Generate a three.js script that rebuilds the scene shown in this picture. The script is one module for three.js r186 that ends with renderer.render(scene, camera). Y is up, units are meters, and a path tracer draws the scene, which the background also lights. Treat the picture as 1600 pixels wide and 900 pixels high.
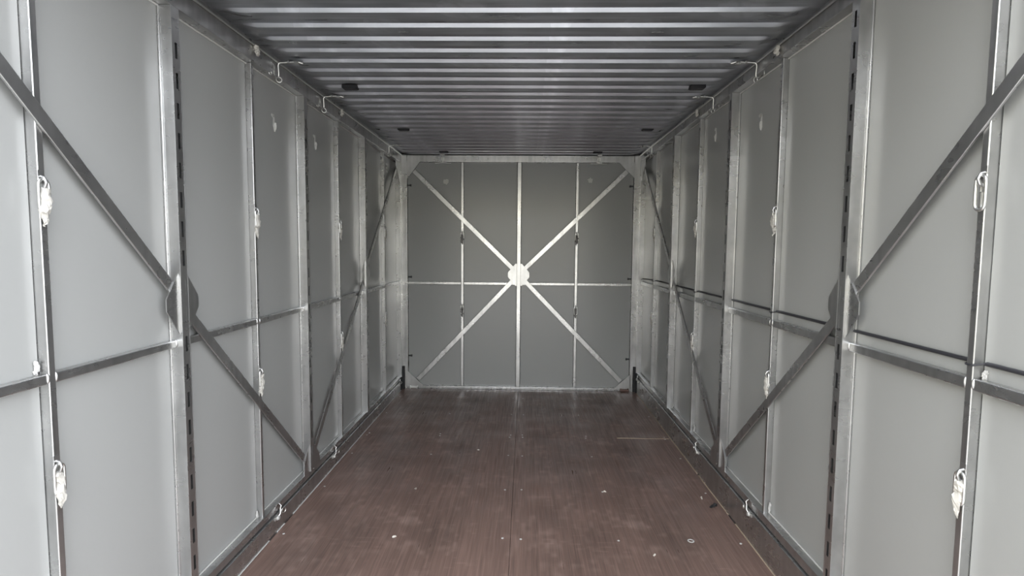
import * as THREE from 'three';
import { mergeGeometries, toCreasedNormals } from 'three/addons/utils/BufferGeometryUtils.js';
import { RoundedBoxGeometry } from 'three/addons/geometries/RoundedBoxGeometry.js';

// ---------------------------------------------------------------- camera, sky, exposure
const scene = new THREE.Scene();
const camera = new THREE.PerspectiveCamera(2 * Math.atan(450 / 850) * 180 / Math.PI, 16 / 9, 0.05, 200);
camera.position.set(0.0564, 1.3433, 0);
camera.rotation.order = 'YXZ';
camera.rotation.set(-0.0742, 0.0241, 0.0081);
const SKY = [0.935, 0.97, 1.03];
{
  const w = 16, h = 8, d = new Float32Array(w * h * 4);
  for (let j = 0; j < h; j++) for (let i = 0; i < w; i++) {
    const k = (j * w + i) * 4, up = Math.max(0, (j + 0.5) / h * 2 - 1), b = 0.85 + 0.3 * up; // overcast: a little brighter overhead
    d[k] = SKY[0] * b; d[k + 1] = SKY[1] * b; d[k + 2] = SKY[2] * b; d[k + 3] = 1;
  }
  const t = new THREE.DataTexture(d, w, h, THREE.RGBAFormat, THREE.FloatType);
  t.mapping = THREE.EquirectangularReflectionMapping; t.magFilter = t.minFilter = THREE.LinearFilter; t.needsUpdate = true;
  scene.background = t; scene.environment = t;
}
const renderer = new THREE.WebGLRenderer({ antialias: true });
renderer.toneMapping = THREE.LinearToneMapping;
renderer.toneMappingExposure = 7.8;
renderer.shadowMap.enabled = true;

// ---------------------------------------------------------------- noise and textures
let seed = 7;
const rnd = () => { seed = (seed * 1664525 + 1013904223) >>> 0; return seed / 4294967296; };
const rr = (a, b) => a + (b - a) * rnd();
const hash = (x, y, s) => { let n = (x * 374761393 + y * 668265263 + s * 974711) | 0; n = Math.imul(n ^ (n >>> 13), 1274126177); return ((n ^ (n >>> 16)) >>> 0) / 4294967296; };
function vnoise(u, v, px, py, s) { // tiling value noise, u and v in 0..1, px and py cells
  const x = u * px, y = v * py, x0 = Math.floor(x), y0 = Math.floor(y);
  let fx = x - x0, fy = y - y0; fx = fx * fx * (3 - 2 * fx); fy = fy * fy * (3 - 2 * fy);
  const m = (a, n) => ((a % n) + n) % n;
  const a = hash(m(x0, px), m(y0, py), s), b = hash(m(x0 + 1, px), m(y0, py), s), c = hash(m(x0, px), m(y0 + 1, py), s), e = hash(m(x0 + 1, px), m(y0 + 1, py), s);
  return (a * (1 - fx) + b * fx) * (1 - fy) + (c * (1 - fx) + e * fx) * fy;
}
function tex(size, fn, srgb) {
  const d = new Uint8Array(size * size * 4);
  for (let j = 0; j < size; j++) for (let i = 0; i < size; i++) {
    const c = fn(i / size, j / size), k = (j * size + i) * 4;
    for (let q = 0; q < 3; q++) d[k + q] = Math.max(0, Math.min(255, Math.round(255 * (Array.isArray(c) ? c[q] : c))));
    d[k + 3] = 255;
  }
  const t = new THREE.DataTexture(d, size, size);
  t.wrapS = t.wrapT = THREE.RepeatWrapping; t.magFilter = THREE.LinearFilter; t.minFilter = THREE.LinearMipmapLinearFilter; t.generateMipmaps = true;
  if (srgb) t.colorSpace = THREE.SRGBColorSpace;
  t.needsUpdate = true; return t;
}
// hot-dip galvanised steel: cloudy zinc patches, spangle, fine runs and dull spots
const galvN = (u, v) => 0.5 * vnoise(u, v, 7, 7, 1) + 0.33 * vnoise(u, v, 23, 19, 2) + 0.17 * vnoise(u, v, 64, 64, 3);
const galvColor = tex(512, (u, v) => { const n = galvN(u, v), run = vnoise(u, v, 60, 6, 9); const k = 0.5 + 0.22 * (n - 0.5) + 0.1 * (run - 0.5); return [k * 1.0, k, k * 0.99]; }, false);
const galvRough = tex(512, (u, v) => 0.295 + 0.1 * (galvN(u + 0.3, v + 0.1) - 0.5) + 0.04 * (vnoise(u, v, 40, 90, 5) - 0.5), false);
// roof sheet: rolled zinc with streaks across the width and scuffed patches
const roofN = (u, v) => 0.4 * vnoise(u, v, 4, 60, 21) + 0.3 * vnoise(u, v, 9, 140, 22) + 0.3 * vnoise(u, v, 14, 9, 23);
const roofColor = tex(1024, (u, v) => { const s = vnoise(u, v, 6, 5, 24) > 0.62 ? 0.1 * vnoise(u + v * 0.5, v, 60, 8, 25) : 0; const k = 0.42 + 0.34 * (roofN(u, v) - 0.5) + s; return [k * 0.97, k, k * 1.06]; }, false);
const roofRough = tex(512, (u, v) => 0.36 + 0.3 * (roofN(u, v) - 0.5), false);
// phenolic film-faced plywood: fine brown lines along the length, dusty scuffs, stains
const floorColor = tex(1024, (u, v) => {
  const fine = vnoise(u, v, 480, 10, 31), mid = vnoise(u, v, 170, 4, 32), big = vnoise(u, v, 6, 5, 33), dust = vnoise(u, v, 12, 16, 34) * vnoise(u, v, 40, 30, 35);
  const scuff = Math.max(0, vnoise(u + 0.3 * v, v, 26, 60, 36) - 0.76) * 1.2 * Math.max(0, vnoise(u, v, 5, 7, 37) - 0.35);
  const k = 1 + 0.22 * (fine - 0.5) + 0.1 * (mid - 0.5) + 0.2 * (big - 0.5);
  const a = 0.13 * Math.max(0, dust - 0.28) + scuff * 0.35;
  return [0.40 * k + a, 0.325 * k + a * 0.98, 0.295 * k + a * 0.95];
}, true);
const floorRough = tex(512, (u, v) => 0.42 + 0.2 * (vnoise(u, v, 200, 8, 41) - 0.5) + 0.16 * (vnoise(u, v, 9, 9, 42) - 0.5), false);
const concreteColor = tex(512, (u, v) => { const k = 0.62 + 0.16 * (vnoise(u, v, 8, 8, 61) - 0.5) + 0.1 * (vnoise(u, v, 90, 90, 62) - 0.5); return [k, k * 0.985, k * 0.96]; }, true);

const std = (o) => new THREE.MeshStandardMaterial({ side: THREE.DoubleSide, ...o });
const M = {
  galv: std({ map: galvColor, roughnessMap: galvRough, roughness: 1, metalness: 0.93 }),
  roof: std({ map: roofColor, roughnessMap: roofRough, roughness: 1, metalness: 0.9 }),
  floor: std({ map: floorColor, roughnessMap: floorRough, roughness: 1, metalness: 0 }),
  panel: std({ color: new THREE.Color(0.285, 0.288, 0.28), roughness: 0.23, metalness: 0 }),
  steel: std({ color: new THREE.Color(0.72, 0.72, 0.7), roughness: 0.28, metalness: 0.95 }),
  tape: std({ color: new THREE.Color(0.43, 0.415, 0.38), roughness: 0.75 }),
  greyTape: std({ color: new THREE.Color(0.2, 0.195, 0.185), roughness: 0.7 }),
  black: std({ color: new THREE.Color(0.012, 0.012, 0.014), roughness: 0.7 }),
  rubber: std({ color: new THREE.Color(0.02, 0.02, 0.024), roughness: 0.55 }),
  ply: std({ color: new THREE.Color(0.34, 0.27, 0.2), roughness: 0.85 }),
  bead: std({ color: new THREE.Color(0.45, 0.445, 0.43), roughness: 0.5 }),
  skin: std({ color: new THREE.Color(0.3, 0.31, 0.3), roughness: 0.6 }),
  mark: std({ color: new THREE.Color(0.47, 0.47, 0.45), roughness: 0.8 }),
  rust: std({ color: new THREE.Color(0.16, 0.1, 0.085), roughness: 0.7, metalness: 0.2 }),
  paper: std({ color: new THREE.Color(0.5, 0.47, 0.42), roughness: 0.85 }),
  unseenPlaster: std({ color: new THREE.Color(0.62, 0.58, 0.46), roughness: 0.9 }),
  concrete: std({ map: concreteColor, roughness: 0.9 }),
};

// ---------------------------------------------------------------- geometry helpers
function boxUV(g, scale = 1) { // uv in metres by the main direction of each face
  if (g.index) g = g.toNonIndexed();
  const p = g.attributes.position, n = p.count, uv = new Float32Array(n * 2);
  const a = new THREE.Vector3(), b = new THREE.Vector3(), c = new THREE.Vector3();
  for (let i = 0; i < n; i += 3) {
    a.fromBufferAttribute(p, i); b.fromBufferAttribute(p, i + 1); c.fromBufferAttribute(p, i + 2);
    const e = b.clone().sub(a).cross(c.clone().sub(a)), ax = Math.abs(e.x), ay = Math.abs(e.y), az = Math.abs(e.z);
    for (const [k, v] of [[i, a], [i + 1, b], [i + 2, c]]) {
      const [s, t] = ax >= ay && ax >= az ? [v.z, v.y] : ay >= az ? [v.x, v.z] : [v.x, v.y];
      uv[k * 2] = s * scale; uv[k * 2 + 1] = t * scale;
    }
  }
  g.setAttribute('uv', new THREE.BufferAttribute(uv, 2));
  if (!g.attributes.normal) g.computeVertexNormals();
  for (const k of Object.keys(g.attributes)) if (!['position', 'normal', 'uv'].includes(k)) g.deleteAttribute(k);
  return g;
}
// box between two corners, edges rounded by r
function bx(x0, x1, y0, y1, z0, z1, r = 0) {
  const w = Math.abs(x1 - x0), h = Math.abs(y1 - y0), d = Math.abs(z1 - z0);
  const g = r > 0 ? new RoundedBoxGeometry(w, h, d, 2, Math.min(r, w / 2.01, h / 2.01, d / 2.01)) : new THREE.BoxGeometry(w, h, d);
  g.translate((x0 + x1) / 2, (y0 + y1) / 2, (z0 + z1) / 2);
  return g;
}
function tube(pts, r, seg = 0, rad = 8) {
  const c = new THREE.CatmullRomCurve3(pts.map((p) => new THREE.Vector3(...p)), false, 'catmullrom', 0.15);
  return new THREE.TubeGeometry(c, seg || pts.length * 6, r, rad, false);
}
const taken = new Map();
function numbered(n) { const k = taken.get(n) || 0; taken.set(n, k + 1); return k ? `${n}_${String(k).padStart(3, '0')}` : n; }
function mesh(name, geos, mat, parent, uvScale = 1) {
  const list = (Array.isArray(geos) ? geos : [geos]).map((g) => boxUV(g, uvScale));
  const m = new THREE.Mesh(list.length > 1 ? mergeGeometries(list) : list[0], mat);
  m.castShadow = m.receiveShadow = true;
  m.name = parent ? name : numbered(name);
  (parent || scene).add(m);
  return m;
}
function struct(name, geos, mat, label, category, uvScale) { const m = mesh(name, geos, mat, null, uvScale); m.userData = { kind: 'structure', label, category }; return m; }
function thing(name, label, category, pos, group) {
  const o = new THREE.Group(); o.name = numbered(name); o.position.set(...pos); o.userData = { label, category };
  if (group) o.userData.group = group;
  scene.add(o); return o;
}
// prism from an outline in the z-y plane, between x0 and x1
function plateX(pts, x0, x1) {
  const s = new THREE.Shape(pts.map(([z, y]) => new THREE.Vector2(-z, y)));
  const g = new THREE.ExtrudeGeometry(s, { depth: Math.abs(x1 - x0), bevelEnabled: false });
  g.rotateY(Math.PI / 2); g.translate(Math.min(x0, x1), 0, 0); return g;
}
function plateZ(pts, z0, z1) {
  const s = new THREE.Shape(pts.map(([x, y]) => new THREE.Vector2(x, y)));
  const g = new THREE.ExtrudeGeometry(s, { depth: Math.abs(z1 - z0), bevelEnabled: false });
  g.translate(0, 0, Math.min(z0, z1)); return g;
}
// straight bar of rectangular section from a to b; w across (in the wall's plane), t thick along the wall's normal axis
function bar(a, b, w, t, axis, r = 0.002) {
  const A = new THREE.Vector3(...a), B = new THREE.Vector3(...b), d = B.clone().sub(A), L = d.length();
  const g = new RoundedBoxGeometry(w, L, t, 2, Math.min(r, t / 2.1));
  const Y = d.normalize(), Z = axis === 'x' ? new THREE.Vector3(1, 0, 0) : new THREE.Vector3(0, 0, 1), X = Y.clone().cross(Z).normalize();
  g.applyMatrix4(new THREE.Matrix4().makeBasis(X, Y, X.clone().cross(Y)));
  g.translate((A.x + B.x) / 2, (A.y + B.y) / 2, (A.z + B.z) / 2); return g;
}
// a crumpled wrap of masking tape hanging down from the origin
function crumple(len, w, t, s, taper = 0.5) {
  const rows = 14, cols = 14, pos = [], idx = [];
  for (let j = 0; j <= rows; j++) {
    const v = j / rows, env = Math.sin(Math.PI * Math.min(1, 0.2 + v * 0.8)) ** 0.5 * (1 - taper * v * v) + 0.06;
    const ox = 0.3 * w * (hash(j >> 1, 3, s) - 0.5), oz = 0.3 * w * (hash(j >> 1, 5, s) - 0.5);
    for (let i = 0; i < cols; i++) {
      const a = i / cols * Math.PI * 2, n = 0.72 + 0.5 * hash(i, j, s) * (0.5 + v) + 0.25 * hash(i >> 1, j >> 2, s + 1);
      pos.push(ox + Math.cos(a) * t * 0.5 * env * n, -len * v + 0.006 * (hash(i, j, s + 7) - 0.5), oz + Math.sin(a) * w * 0.5 * env * n);
    }
  }
  for (let j = 0; j < rows; j++) for (let i = 0; i < cols; i++) { const a = j * cols + i, b = j * cols + (i + 1) % cols; idx.push(a, a + cols, b, b, a + cols, b + cols); }
  const top = pos.length / 3; pos.push(0, 0.002, 0); const bot = top + 1; pos.push(0, -len - 0.003, 0);
  for (let i = 0; i < cols; i++) { idx.push(top, i, (i + 1) % cols); const o = rows * cols; idx.push(bot, o + (i + 1) % cols, o + i); }
  const g = new THREE.BufferGeometry(); g.setAttribute('position', new THREE.Float32BufferAttribute(pos, 3)); g.setIndex(idx);
  return toCreasedNormals(g, 0.5);
}

// ---------------------------------------------------------------- the container
const FRONT = -1.03, BACK = -5.07;
const H = 2.19;
// yard outside the open end, out of view, bounces daylight inside
struct('ground', bx(-20, 20, -0.3, -0.16, -20, 24), M.concrete, 'pale concrete yard under and in front of the container, out of view, bouncing daylight in', 'ground', 0.5);

// building out of view, placed to warm the right wall and dim the end wall
struct('wall_unseen_neighbour', [bx(-13, -8, -0.16, 5.5, -1, 23), bx(-13.1, -7.9, 5.5, 5.7, -1.1, 23.1), bx(-8, 14, -0.16, 4.2, 18, 23), bx(-7.9, 14.1, 4.2, 4.4, 17.9, 23.1)], M.unseenPlaster, 'unseen beige building out of view round two sides of the yard, warming the right wall and dimming the end wall', 'building', 0.5);

// floor: frame deck below, film-faced plywood sheets above, steel side beams
const floor = struct('floor', bx(-1.16, 1.16, -0.155, -0.022, BACK - 0.06, FRONT), M.skin, 'brown film-faced plywood floor of the container with steel side beams', 'floor');
for (const [x0, x1] of [[-1.0955, -0.0008], [0.0008, 1.0955]])
  for (const [z0, z1] of [[-5.062, -3.7865], [-3.7855, FRONT]]) mesh('floor_sheet', bx(x0, x1, -0.021, 0, z0, z1, 0.0006), M.floor, floor, 0.9);
const WALL = {
  '-1': { side: 'left', bot: 0.118, seam: 0.084, h0: 0.995, h1: 1.021, top: 2.12, py: 1.145 },
  '1': { side: 'right', bot: 0.184, seam: 0.147, h0: 1.012, h1: 1.042, top: 2.139, py: 1.16 },
};
const sx = (s, a, b) => (s < 0 ? [-b, -a] : [a, b]); // x range a..b measured outward from the middle
for (const s of [-1, 1]) {
  const w = WALL[s];
  mesh('side_beam', bx(...sx(s, 1.1, 1.165), -0.155, w.seam - 0.004, -4.985, FRONT, 0.004), M.galv, floor);
  // pale edge of the plywood showing along the beam, in lengths
  for (const [z0, z1] of s < 0 ? [[-5.0, -4.1], [-4.08, -3.5], [-3.47, -2.62], [-2.52, -2.44], [-2.36, -1.2]] : [[-5.0, -4.4], [-4.38, -3.2], [-3.17, -2.7], [-2.6, -1.2]])
    mesh('edge_bead', bx(...sx(s, 1.0957, 1.0998), -0.01, 0.003, z0, z1, 0.0015), s < 0 ? M.bead : M.ply, floor);
  mesh('corner_gap_shade', bx(...sx(s, 1.078, 1.13), -0.02, s < 0 ? 0.215 : 0.235, -5.09, -5.05), M.black, floor);  // black block stands in for the shade inside the open corner gap
}
// floor screws
for (const z of [-1.92, -2.425, -2.93, -3.43, -3.775, -3.82, -4.3, -4.77]) for (const x of [-1.06, -0.54, -0.04, 0.048, 0.5, 1.06]) {
  const g = new THREE.CylinderGeometry(0.0055, 0.006, 0.0016, 10); g.translate(x + rr(-0.006, 0.006), 0.0005, z + rr(-0.006, 0.006)); mesh('screw', g, M.bead, floor);
}

// ceiling: corrugated roof sheet, each fold pressed out and dying away before the side rails
{
  const pitch = 0.135, depth = 0.014, xs = [-1.15, -1.09, -1.075, -1.06, -1.045, -1.03, -1.015, -1.0, -0.98, -0.95, -0.5, 0, 0.5, 0.95, 0.98, 1.0, 1.015, 1.03, 1.045, 1.06, 1.075, 1.09, 1.15];
  const zs = []; // [z, height 0..1]
  for (let k = -10; k < 23; k++) { const z = -2.036 - pitch * k; for (const [dz, h] of [[0.0145, 1], [0.0105, 0.97], [0.001, 0.04], [-0.003, 0], [-0.05, 0], [-0.054, 0.05], [-0.064, 0.96], [-0.068, 1]]) { if (z + dz < FRONT && z + dz > -5.14) zs.push([z + dz, h]); } }
  zs.unshift([FRONT, 1]); zs.push([-5.14, 1]);
  const fade = (x) => { const t = Math.max(0, Math.min(1, (1.078 - Math.abs(x)) / 0.085)); return t * t * (3 - 2 * t); };
  const pos = [], idx = [];
  for (const [z, h] of zs) for (const x of xs) pos.push(x, H + 0.002 + depth * (1 - (1 - h) * fade(x)) + 0.002 * Math.sin(x * 1.4 + z) , z);
  for (let j = 0; j < zs.length - 1; j++) for (let i = 0; i < xs.length - 1; i++) { const a = j * xs.length + i, b = a + 1, c = a + xs.length, d = c + 1; idx.push(a, b, c, b, d, c); }
  const g = new THREE.BufferGeometry(); g.setAttribute('position', new THREE.Float32BufferAttribute(pos, 3)); g.setIndex(idx); g.computeVertexNormals();
  var ceiling = struct('ceiling', [toCreasedNormals(g.toNonIndexed(), 0.35), bx(-1.2, 1.2, 2.24, 2.3, BACK - 0.1, FRONT)], M.roof, 'galvanised corrugated roof sheet with folds running across the container', 'ceiling', 1);
}
for (const s of [-1, 1]) {
  const w = WALL[s];
  mesh('side_rail', bx(...sx(s, 1.101, 1.2), w.top, 2.25, BACK - 0.05, FRONT, 0.003), M.galv, ceiling);
  mesh('rail_lip', [new THREE.CylinderGeometry(0.0042, 0.0042, FRONT - BACK, 10).rotateX(Math.PI / 2).translate(s * 1.0945, 2.187, (FRONT + BACK) / 2), bx(...sx(s, 1.0945, 1.104), 2.1885, 2.1912, BACK, FRONT)], M.steel, ceiling);
}

// side walls
const RIBS = [-1.299, -2.351, -3.421, -4.524], POSTS = [-1.796, -2.858, -3.929];
const octagon = (zc, yc, hz, hy, cz, cy) => [[-hz, -cy], [-cz, -hy], [cz, -hy], [hz, -cy], [hz, cy], [cz, hy], [-cz, hy], [-hz, cy]].map(([z, y]) => [zc + z, yc + y]);
for (const s of [-1, 1]) {
  const w = WALL[s];
  const wall = struct(`wall_${w.side}`, bx(...sx(s, 1.176, 1.2), -0.155, 2.26, BACK - 0.1, FRONT), M.skin, `${w.side} wall of grey panels in a galvanised frame with one long V of diagonal braces`, 'wall');
  const members = [...RIBS.map((z) => ['rib', z, 0.02]), ...POSTS.map((z) => ['post', z, 0.042])].sort((a, b) => b[1] - a[1]);
  // panels, one above and one below the middle rail in each bay
  let z1 = FRONT;
  for (const [, z, d] of [...members, ['corner', -5.04, 0.03]]) {
    const z0 = z + 0.0015;
    if (z1 - z0 > 0.1) for (const [y0, y1] of [[w.bot - 0.03, w.h0 + 0.012], [w.h0 + 0.014, w.top + 0.02]]) mesh('panel', bx(...sx(s, 1.145, 1.176), y0, y1, z0, z1, 0.0015), M.panel, wall);
    z1 = z - d - 0.0015;
  }
  for (const [kind, z, d] of members) {
    if (kind === 'rib') {
      mesh('rib', [bx(...sx(s, 1.12, 1.176), w.bot - 0.005, w.top, z - d, z, 0.003)], M.galv, wall);
    } else { // slotted post: face with a row of slots, two sides and a narrow return along the panel
      const sh = new THREE.Shape([[z, w.bot + 0.004], [z - d, w.bot + 0.004], [z - d, w.top], [z, w.top]].map(([a, b]) => new THREE.Vector2(-a, b)));
      for (let y = 0.2; y < w.top - 0.07; y += 0.0975) {
        const c = -(z - d * 0.5);
        sh.holes.push(new THREE.Path([[c - 0.006, y], [c - 0.006, y + 0.052], [c + 0.006, y + 0.052], [c + 0.006, y]].map(([a, b]) => new THREE.Vector2(a, b))));
      }
      const face = new THREE.ExtrudeGeometry(sh, { depth: 0.001, bevelEnabled: false });
      face.rotateY(Math.PI / 2); face.translate(s < 0 ? -1.1015 : 1.1005, 0, 0);
      mesh('slotted_post', [face, bx(...sx(s, 1.1, 1.176), w.bot - 0.004, w.top, z - 0.004, z, 0.0019), bx(...sx(s, 1.1, 1.176), w.bot - 0.004, w.top, z - d, z - d + 0.004, 0.0019), bx(...sx(s, 1.138, 1.1448), w.bot, w.top, z, z + 0.006, 0.002)], M.galv, wall);
    }
  }
  mesh('corner_post', [bx(...sx(s, 1.1, 1.176), w.bot - 0.004, w.top, -5.066, -5.04, 0.003)], M.galv, wall);
  // middle rail, a length in every bay
  const edges = [FRONT, ...members.flatMap(([, z, d]) => [z + 0.001, z - d - 0.001]), -5.039];
  for (let i = 0; i < edges.length; i += 2) if (edges[i] - edges[i + 1] > 0.1) {
    const a = edges[i], b = edges[i + 1];
    mesh('rail', bx(...sx(s, 1.121, 1.1448), w.h0, w.h1, b, a, 0.005), M.galv, wall);
    for (const e of [a - 0.001, b + 0.001]) { // weld bead at each end
      const g = new THREE.IcosahedronGeometry(1, 1); g.scale(0.007, 0.014, 0.005); g.translate(s * 1.124, (w.h0 + w.h1) / 2 + 0.002, e); mesh('weld', g, M.galv, wall);
    }
  }
  for (const y of [w.bot, w.top - 0.007]) mesh('sealant_bead', bx(...sx(s, 1.139, 1.1452), y, y + 0.007, -5.04, FRONT, 0.003), M.bead, wall);
  mesh('bottom_rail', bx(...sx(s, 1.11, 1.176), w.seam, w.bot, -5.04, FRONT, 0.003), M.galv, wall);
  // diagonal braces: down from the front top to the third post's foot, up again to the far top corner
  const yb = w.bot + 0.075, xb = s * 1.1158, zD = -2.879;
  const run = (za, ya, zb, yb2) => mesh('diagonal_brace', bar([xb, ya, za], [xb, yb2, zb], 0.038, 0.0075, 'x', 0.002), M.galv, wall);
  run(-1.035, 1.915, -1.792, w.py + 0.036);
  run(-1.842, w.py - 0.027, -2.80, yb + 0.02);
  run(-2.955, yb + 0.02, -3.925, w.py - 0.04);
  run(-3.98, w.py + 0.04, -4.96, 2.06);
  for (const zc of [-1.818, -3.951]) mesh('gusset_plate', plateX(octagon(zc, w.py, 0.086, 0.103, 0.022, 0.02), s * 1.1078, s * 1.112), M.galv, wall);
  mesh('gusset_plate', plateX([[zD - 0.13, w.bot], [zD + 0.09, w.bot], [zD + 0.085, w.bot + 0.07], [zD + 0.02, w.bot + 0.15], [zD - 0.02, w.bot + 0.15], [zD - 0.12, w.bot + 0.05]], s * 1.1078, s * 1.112), M.galv, wall);
  mesh('gusset_plate', plateX([[-5.04, w.top], [-5.04, w.top - 0.19], [-4.93, w.top - 0.07], [-4.91, w.top]], s * 1.1078, s * 1.112), M.galv, wall);
  // dabs of white sealant in the corners beside some ribs
  for (const [y, z, h] of s < 0 ? [[w.h1 + 0.034, -1.287, 0.036], [w.bot + 0.03, -2.34, 0.03]] : [[w.bot + 0.05, -2.34, 0.046], [w.bot + 0.045, -3.41, 0.04], [w.bot + 0.03, -3.918, 0.03], [w.h1 + 0.02, -1.29, 0.022]])
    mesh('sealant_dab', crumple(h, 0.012, 0.008, 700 + Math.round(z * -100), 0.1).translate(s * 1.141, y, z), M.bead, wall);
  // hex bolts near the far top corner
  for (let k = 0; k < (s < 0 ? 3 : 0); k++) { const g = new THREE.CylinderGeometry(0.009, 0.009, 0.012, 6); g.rotateZ(Math.PI / 2); g.translate(s * 1.14, 2.045 - k * 0.032, -4.68 - k * 0.005); mesh('bolt', g, M.steel, wall); }
}

// end wall
{
  const wb = struct('wall_back', bx(-1.2, 1.2, -0.155, 2.26, BACK - 0.1, BACK - 0.075), M.skin, 'end wall of grey panels with galvanised frame and X brace meeting in a plate', 'wall');
  const R = [-0.534, -0.005, 0.531], hw = [0.0125, 0.019, 0.0125], zp = BACK - 0.04;
  const xs = [-1.047, ...R, 1.047];
  for (let i = 0; i < 4; i++) for (const [y0, y1] of [[0.01, 1.0015], [1.0035, 2.14]]) mesh('panel', bx(xs[i] + (i ? hw[i - 1] : 0) + 0.001, xs[i + 1] - (i < 3 ? hw[i] : 0) - 0.001, y0, y1, zp - 0.03, zp, 0.0015), M.panel, wb);
  for (const s of [-1, 1]) mesh('frame_post', [bx(...sx(s, 1.047, 1.104), 0.205 + (s > 0 ? 0.025 : 0), 2.188, BACK - 0.07, BACK, 0.004), bx(...sx(s, 1.047, 1.079), -0.01, 0.26, BACK - 0.069, BACK - 0.001, 0.003)], M.galv, wb);
  mesh('top_rail', bx(-1.047, 1.047, 2.126, 2.188, BACK - 0.07, BACK - 0.004, 0.004), M.galv, wb);
  mesh('bottom_rail', bx(-1.047, 1.047, -0.01, 0.026, BACK - 0.07, BACK - 0.004, 0.004), M.galv, wb);
  mesh('rib', bx(R[0] - hw[0], R[0] + hw[0], 0.026, 2.126, zp - 0.03, BACK - 0.018, 0.003), M.galv, wb);
  mesh('center_post', bx(R[1] - hw[1], R[1] + hw[1], 0.026, 2.126, zp - 0.03, BACK - 0.003, 0.004), M.galv, wb);
  mesh('rib', bx(R[2] - hw[2], R[2] + hw[2], 0.026, 2.126, zp - 0.03, BACK - 0.018, 0.003), M.galv, wb);
  for (let i = 0; i < 4; i++) mesh('rail', bx(xs[i] + (i ? hw[i - 1] : 0), xs[i + 1] - (i < 3 ? hw[i] : 0), 0.992, 1.016, zp - 0.001, BACK - 0.02, 0.003), M.galv, wb);
  const cy = 1.09, zb = BACK - 0.0135;
  for (const [x, y] of [[-0.985, 2.045], [0.985, 2.05], [-0.955, 0.085], [0.965, 0.09]]) mesh('diagonal_brace', bar([x, y, zb], [-0.005 + Math.sign(x) * 0.055, cy + Math.sign(y - cy) * 0.055, zb], 0.04, 0.009, 'z', 0.002), M.galv, wb);
  mesh('gusset_plate', plateZ(octagon(-0.005, cy, 0.1, 0.103, 0.03, 0.022), BACK - 0.009, BACK - 0.004), M.galv, wb);
  for (const [p, n] of [[[[-1.05, 2.13], [-0.925, 2.13], [-1.05, 1.965]]], [[[1.05, 2.13], [0.905, 2.13], [1.05, 1.985]]], [[[-1.05, 0.02], [-0.893, 0.02], [-1.05, 0.165]]], [[[1.055, 0.02], [0.9, 0.02], [1.055, 0.16]]]]) mesh('gusset_plate', plateZ(p, BACK - 0.01, BACK - 0.001), M.galv, wb);
  for (const s of [-1, 1]) for (const y of [1.914, 1.06, s < 0 ? 0.31 : 0.3]) mesh('locking_pin', [bx(...sx(s, 1.02, 1.047), y - 0.006, y + 0.006, BACK - 0.036, BACK - 0.024, 0.003), bx(...sx(s, 1.012, 1.022), y - 0.01, y + 0.01, BACK - 0.038, BACK - 0.02, 0.003)], M.rubber, wb);
  for (const [x, m] of [[-0.99, M.steel], [1.0, M.rust]]) mesh('hinge', [bx(x - 0.032, x + 0.032, 0.002, 0.02, BACK, BACK + 0.02, 0.003), bx(x - 0.04, x - 0.028, 0, 0.026, BACK, BACK + 0.024, 0.003), bx(x + 0.028, x + 0.04, 0, 0.026, BACK, BACK + 0.024, 0.003)], m, wb);
}

// ---------------------------------------------------------------- lashing rings with tape on the ribs
const ORD = ['nearest', 'second', 'third', 'farthest'];
function lashingRing(x, y, z, face, wrap, label, s) { // base point: middle of the eye bracket on the rib; face: turn about y
  const t = thing('lashing_ring', label, 'ring', [x, y, z], 'lashing rings on the wall ribs'); t.rotation.y = face;
  mesh('bracket', [tube([[0, 0.016, -0.001], [0.011, 0.012, 0], [0.016, 0, 0], [0.011, -0.012, 0], [0, -0.016, -0.001]], 0.0038), bx(-0.002, 0.004, 0.012, 0.03, -0.009, 0.009, 0.001), bx(-0.002, 0.004, -0.03, -0.012, -0.009, 0.009, 0.001)], M.galv, t);
  const pts = [], n = 28, a = 0.014, L = 0.026;
  for (let k = 0; k <= n; k++) { const p = k / n * Math.PI * 2 + 0.0001; pts.push(new THREE.Vector3(0.009, -0.032 + Math.cos(p) * a + (Math.cos(p) >= 0 ? L : -L), Math.sin(p) * a)); }
  mesh('ring', new THREE.TubeGeometry(new THREE.CatmullRomCurve3(pts.slice(0, -1), true), 56, 0.0037, 8, true), M.steel, t);
  if (wrap) { const g = crumple(0.088 + 0.014 * hash(s, 1, 2), 0.028, 0.018, s, 0.45 + 0.3 * hash(s, 2, 2)); g.translate(0.009, -0.014, 0); const m = mesh('tape_wrap', g, wrap, t); m.userData.label = wrap === M.tape ? 'crumpled white tape' : 'dark grey tape'; }
  return t;
}
for (const s of [-1, 1]) RIBS.forEach((z, i) => [1.505, 0.797].forEach((y, k) => {
  const bare = s > 0 && i === 0 && k === 0, side = WALL[s].side, hgt = k ? 'below' : 'above';
  lashingRing(s * 1.122, y + (s > 0 ? 0.006 : -0.014), z - 0.006, s < 0 ? 0 : Math.PI, bare ? null : M.tape,
    bare ? 'bare steel lashing ring above the rail on the nearest slim rib of the right wall' : `lashing ring in white tape ${hgt} the rail, ${ORD[i]} slim rib of the ${side} wall`, 10 + i * 4 + k * 2 + (s > 0 ? 40 : 0));
}));
for (const [x, side] of [[-0.534, 'left'], [0.531, 'right']]) for (const [y, hgt] of [[1.475, 'above'], [0.79, 'below']])
  lashingRing(x, y, BACK - 0.018, -Math.PI / 2, M.greyTape, `dark taped lashing ring on the end wall's ${side} slim rib, ${hgt} the rail`, 90 + Math.round(y * 10) + Math.round(x * 10));

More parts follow.
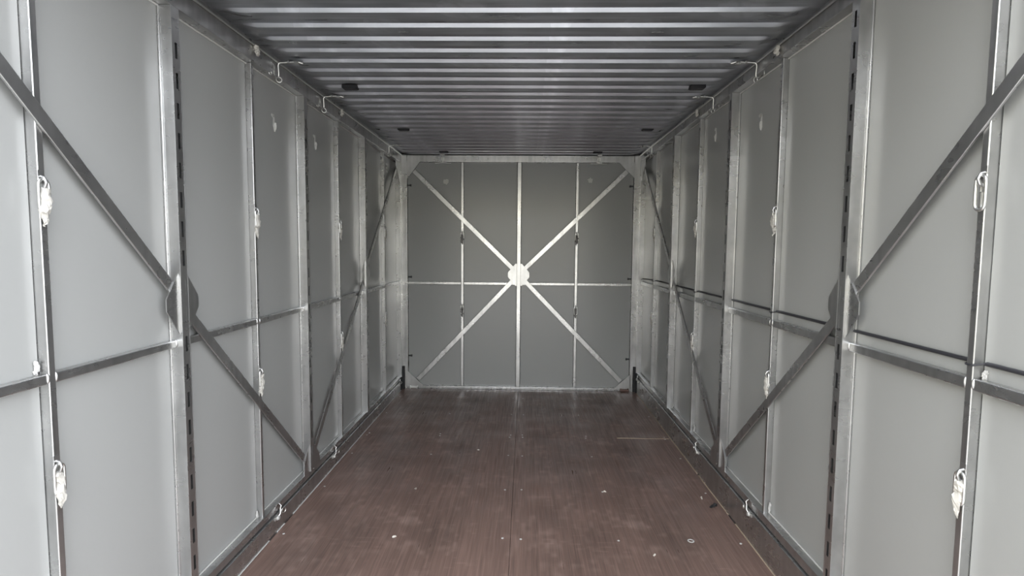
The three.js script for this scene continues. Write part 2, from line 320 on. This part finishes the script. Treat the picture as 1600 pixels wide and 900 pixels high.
// ---------------------------------------------------------------- wire clips holding the roof to the rails
function roofClip(x, z, s, label) {
  const t = thing('roof_clip', label, 'clip', [x, 2.19, z], 'wire clips along the roof edge');
  const d = -s; // towards the middle of the room
  mesh('wire', tube([[d * 0.115, -0.006, -0.012], [d * 0.095, -0.002, 0], [d * 0.05, -0.004, 0], [d * 0.012, -0.008, 0.002], [d * 0.006, -0.02, 0.002], [d * 0.006, -0.05, -0.002], [d * 0.004, -0.068, -0.004], [-d * 0.004, -0.074, 0.012], [-d * 0.006, -0.07, 0.03]], 0.0031, 60), M.steel, t);
  mesh('eye', new THREE.TorusGeometry(0.012, 0.0024, 6, 18).rotateY(0.5).translate(d * 0.004, -0.08, -0.008), M.steel, t);
  mesh('eye', new THREE.TorusGeometry(0.008, 0.0022, 6, 16).rotateY(1.2).translate(-d * 0.005, -0.07, 0.06), M.steel, t);
  mesh('saddle', [bx(d * 0.03, d * 0.115, -0.004, 0.004, -0.03, -0.012, 0.001), bx(d * 0.08, d * 0.1, -0.012, 0, -0.012, 0.008, 0.002), bx(d * 0.05, d * 0.06, -0.01, 0, 0.004, 0.012, 0.002)], M.galv, t);
}
for (const s of [-1, 1]) [-2.55, -3.115, -4.59].forEach((z, i) => roofClip(s * 1.097, z, s, `bent wire clip from corrugated roof to ${WALL[s].side} rail, ${['nearest', 'middle', 'farthest'][i]} of three`));
for (const [x, side] of [[-0.713, 'left'], [0.721, 'right']]) {
  const t = thing('roof_clip', `bent wire clip hooked over the end wall's top rail near its ${side} corner`, 'clip', [x, 2.19, BACK], 'wire clips along the roof edge');
  mesh('wire', tube([[0.006, -0.002, 0.06], [0.004, -0.004, 0.03], [0, -0.01, 0.008], [0, -0.03, 0.005], [0, -0.066, 0.005], [0.003, -0.072, -0.006]], 0.0032, 40), M.steel, t);
  mesh('saddle', bx(-0.02, 0.022, -0.012, 0.002, 0.04, 0.06, 0.002), M.steel, t);
  mesh('keeper', bx(-0.016, 0.016, -0.055, -0.025, -0.003, 0.004, 0.002), M.steel, t);
  mesh('hook_plate', [bx(-0.075, 0.075, -0.079, -0.071, -0.012, 0.003, 0.002), bx(-0.022, 0.03, -0.071, -0.062, -0.004, 0.007, 0.002)], M.galv, t);
}
// black pads stuck in the folds of the roof
[[-0.893, -2.972, 'left, nearer'], [0.953, -2.964, 'right, nearer'], [-0.838, -4.004, 'left, farther'], [0.92, -3.98, 'right, farther'], [-0.683, -4.93, 'left, by the end wall'], [0.69, -4.93, 'right, by the end wall']].forEach(([x, z, where]) => {
  const t = thing('rubber_pad', `small black rubber pad on the roof sheet, ${where}`, 'pad', [x, 2.19, z], 'black pads on the roof');
  mesh('pad', bx(-0.04, 0.04, -0.004, 0.014, -0.026, 0.026, 0.004), M.black, t); mesh('rim', bx(-0.034, 0.034, -0.007, -0.003, -0.02, 0.02, 0.002), M.rubber, t);
});

// ---------------------------------------------------------------- floor latches along the wall foot
for (const s of [-1, 1]) [-2.458, -3.215, -4.93].forEach((z, i) => {
  const y = WALL[s].seam - 0.012, t = thing('floor_latch', `shiny bolt and bent clip at the ${WALL[s].side} wall's foot, ${['nearest', 'middle', 'farthest'][i]} of three`, 'latch', [s * 1.1, y, z], 'latches at the foot of the walls');
  const d = -s;
  const head = new THREE.CylinderGeometry(0.0085, 0.0095, 0.01, 14); head.rotateZ(Math.PI / 2); head.translate(d * 0.006, -0.006, 0.012);
  mesh('bolt', [head, new THREE.CylinderGeometry(0.012, 0.012, 0.003, 14).rotateZ(Math.PI / 2).translate(d * 0.0015, -0.006, 0.012)], M.bead, t);
  mesh('clip', [tube([[d * 0.003, -0.004, 0.006], [d * 0.009, 0.008, -0.004], [d * 0.004, 0.026, -0.016], [d * 0.006, 0.038, -0.02], [-d * 0.006, 0.047, -0.024]], 0.003, 30), bx(d * 0.0005, d * 0.005, -0.01, 0.006, 0.018, 0.04, 0.0015)], M.steel, t);
  mesh('wire_loop', new THREE.TorusGeometry(0.012, 0.002, 6, 18).rotateY(1.1).translate(d * 0.006, 0.004, -0.045), M.steel, t);
});

// ---------------------------------------------------------------- black cord along the right wall
{
  const pts = [], x = 1.139, xr = 1.1165;
  const mem = RIBS.map((z) => [z, 0.02, xr]);
  pts.push([x, 1.08, FRONT + 0.02]);
  for (const [z, d, xo] of mem) pts.push([x, 1.08, z + 0.02], [x - 0.003, 1.078, z + 0.007], [xo, 1.074, z + 0.003], [xo, 1.074, z - d - 0.003], [x - 0.003, 1.076, z - d - 0.007], [x, 1.08, z - d - 0.02]);
  pts.push([1.139, 1.066, -5.02], [1.126, 1.06, -5.034]);
  const c = new THREE.CatmullRomCurve3(pts.map((p) => new THREE.Vector3(...p)), false, 'catmullrom', 0.1), n = 420;
  const g = new THREE.TubeGeometry(c, n, 1, 8, false), P = g.attributes.position, q = new THREE.Vector3();
  for (let i = 0; i <= n; i++) { // stretched thin where it is pulled over a rib or post
    c.getPointAt(i / n, q); const r = q.x > 1.136 ? 0.0052 : 0.0022;
    for (let k = 0; k <= 8; k++) { const j = i * 9 + k, cx = P.getX(j) - q.x, cyy = P.getY(j) - q.y, cz = P.getZ(j) - q.z; P.setXYZ(j, q.x + cx * r, q.y + cyy * r, q.z + cz * r); }
  }
  const t = thing('elastic_cord', 'taut black cord stretched along the right wall above its middle rail', 'cord', [0, 0, 0]);
  mesh('cord', g, M.rubber, t);
}

// ---------------------------------------------------------------- scraps of tape
[[-1, -2.35, 2.187, 'left rail lip, nearer'], [-1, -3.415, 2.187, 'left rail lip, farther'], [1, -2.347, 2.187, 'right rail lip, nearer'], [1, -3.4, 2.187, 'right rail lip, farther']].forEach(([s, z, y, where], i) => {
  const t = thing('tape_stub', `stub of off-white tape folded over the ${where}`, 'tape', [s * 1.09, y, z], 'tape stubs on the roof rails');
  mesh('tape', crumple(0.042, 0.026, 0.016, 200 + i, 0.2), M.tape, t);
});
function scrap(n, w, h, seedN) { // small irregular flake in the x-y plane
  const pts = []; for (let k = 0; k < n; k++) { const a = k / n * Math.PI * 2, r = 0.65 + 0.5 * hash(k, 2, seedN); pts.push([Math.cos(a) * w * r / 2, Math.sin(a) * h * r / 2]); }
  return plateZ(pts, 0, 0.0012);
}
[[-1, 1.925, -2.608, 'left wall, nearer of two'], [-1, 1.931, -3.113, 'left wall, farther of two'], [1, 1.935, -2.6, 'right wall, nearer of two'], [1, 2.0, -3.21, 'right wall, farther of two']].forEach(([s, y, z, where], i) => {
  const t = thing('tape_scrap', `peeling pale tape strip high on the ${where}`, 'tape', [s * 1.145, y, z], 'tape scraps on the panels'); t.rotation.y = -s * Math.PI / 2;
  mesh('tape', [scrap(9, 0.02, 0.075, 300 + i), scrap(8, 0.04, 0.02, 310 + i).translate(-0.012, 0.032, 0), crumple(0.04, 0.012, 0.007, 320 + i, 0.4).translate(0.004, 0, 0.004)], M.mark, t);
});
[[-0.689, 1.951, 'left'], [0.649, 1.969, 'right']].forEach(([x, y, side], i) => {
  const t = thing('adhesive_mark', `faint round adhesive mark on the end wall's upper ${side} panel`, 'mark', [x, y, BACK - 0.04], 'adhesive marks on the end wall');
  mesh('smear', [scrap(13, 0.05, 0.055, 400 + i)], std({ color: new THREE.Color(0.46, 0.455, 0.43), roughness: 0.55 }), t);
});

// ---------------------------------------------------------------- bits on the floor
{
  const t = thing('washer', 'small pale steel washer lying on the brown floor near the right wall', 'washer', [0.832, 0.0, -2.434]);
  const g = new THREE.TorusGeometry(0.0125, 0.0035, 6, 22); g.rotateX(Math.PI / 2); g.scale(1, 0.5, 1); g.translate(0, 0.0018, 0); mesh('ring', g, M.bead, t);
}
[[-0.239, -3.512, 0.014, 'white chip on the floor just left of the middle seam'], [0.64, -2.311, 0.016, 'white crumb on the floor in front of the washer'], [-0.539, -2.925, 0.018, 'pale chip on the floor halfway between middle seam and left wall'], [0.503, -2.931, 0.016, 'pale chip on the floor halfway between middle seam and right wall'], [-0.545, -2.41, 0.02, 'pale wood chip on the near floor left of the middle seam'], [1.02, -2.86, 0.03, 'light splinter on the floor close to the right side beam']].forEach(([x, z, w, label], i) => {
  const t = thing('floor_chip', label, 'chip', [x, 0, z]);
  mesh('flake', crumple(w * 0.8, w * 0.5, 0.004, 500 + i, 0.3).rotateX(Math.PI / 2).rotateY(1.2 + i).translate(0, 0.003, 0), M.paper, t);
});
{
  const t = thing('dark_chip', 'small black scrap on the floor against the right side beam', 'chip', [1.07, 0, -2.79]);
  mesh('flake', crumple(0.05, 0.025, 0.008, 600, 0.3).rotateX(Math.PI / 2).rotateY(2.2).translate(0, 0.004, 0), M.black, t);
  const p = thing('wood_sliver', 'thin pale straight sliver lying across the floor by the right wall', 'sliver', [0.72, 0, -3.79]);
  mesh('sliver', [bar([0, 0.0012, 0], [0.19, 0.0012, 0.004], 0.0035, 0.0022, 'z', 0.0005), bar([0.19, 0.0012, 0.004], [0.365, 0.0012, 0.001], 0.0025, 0.0022, 'z', 0.0005)], M.ply, p);
}

renderer.render(scene, camera);
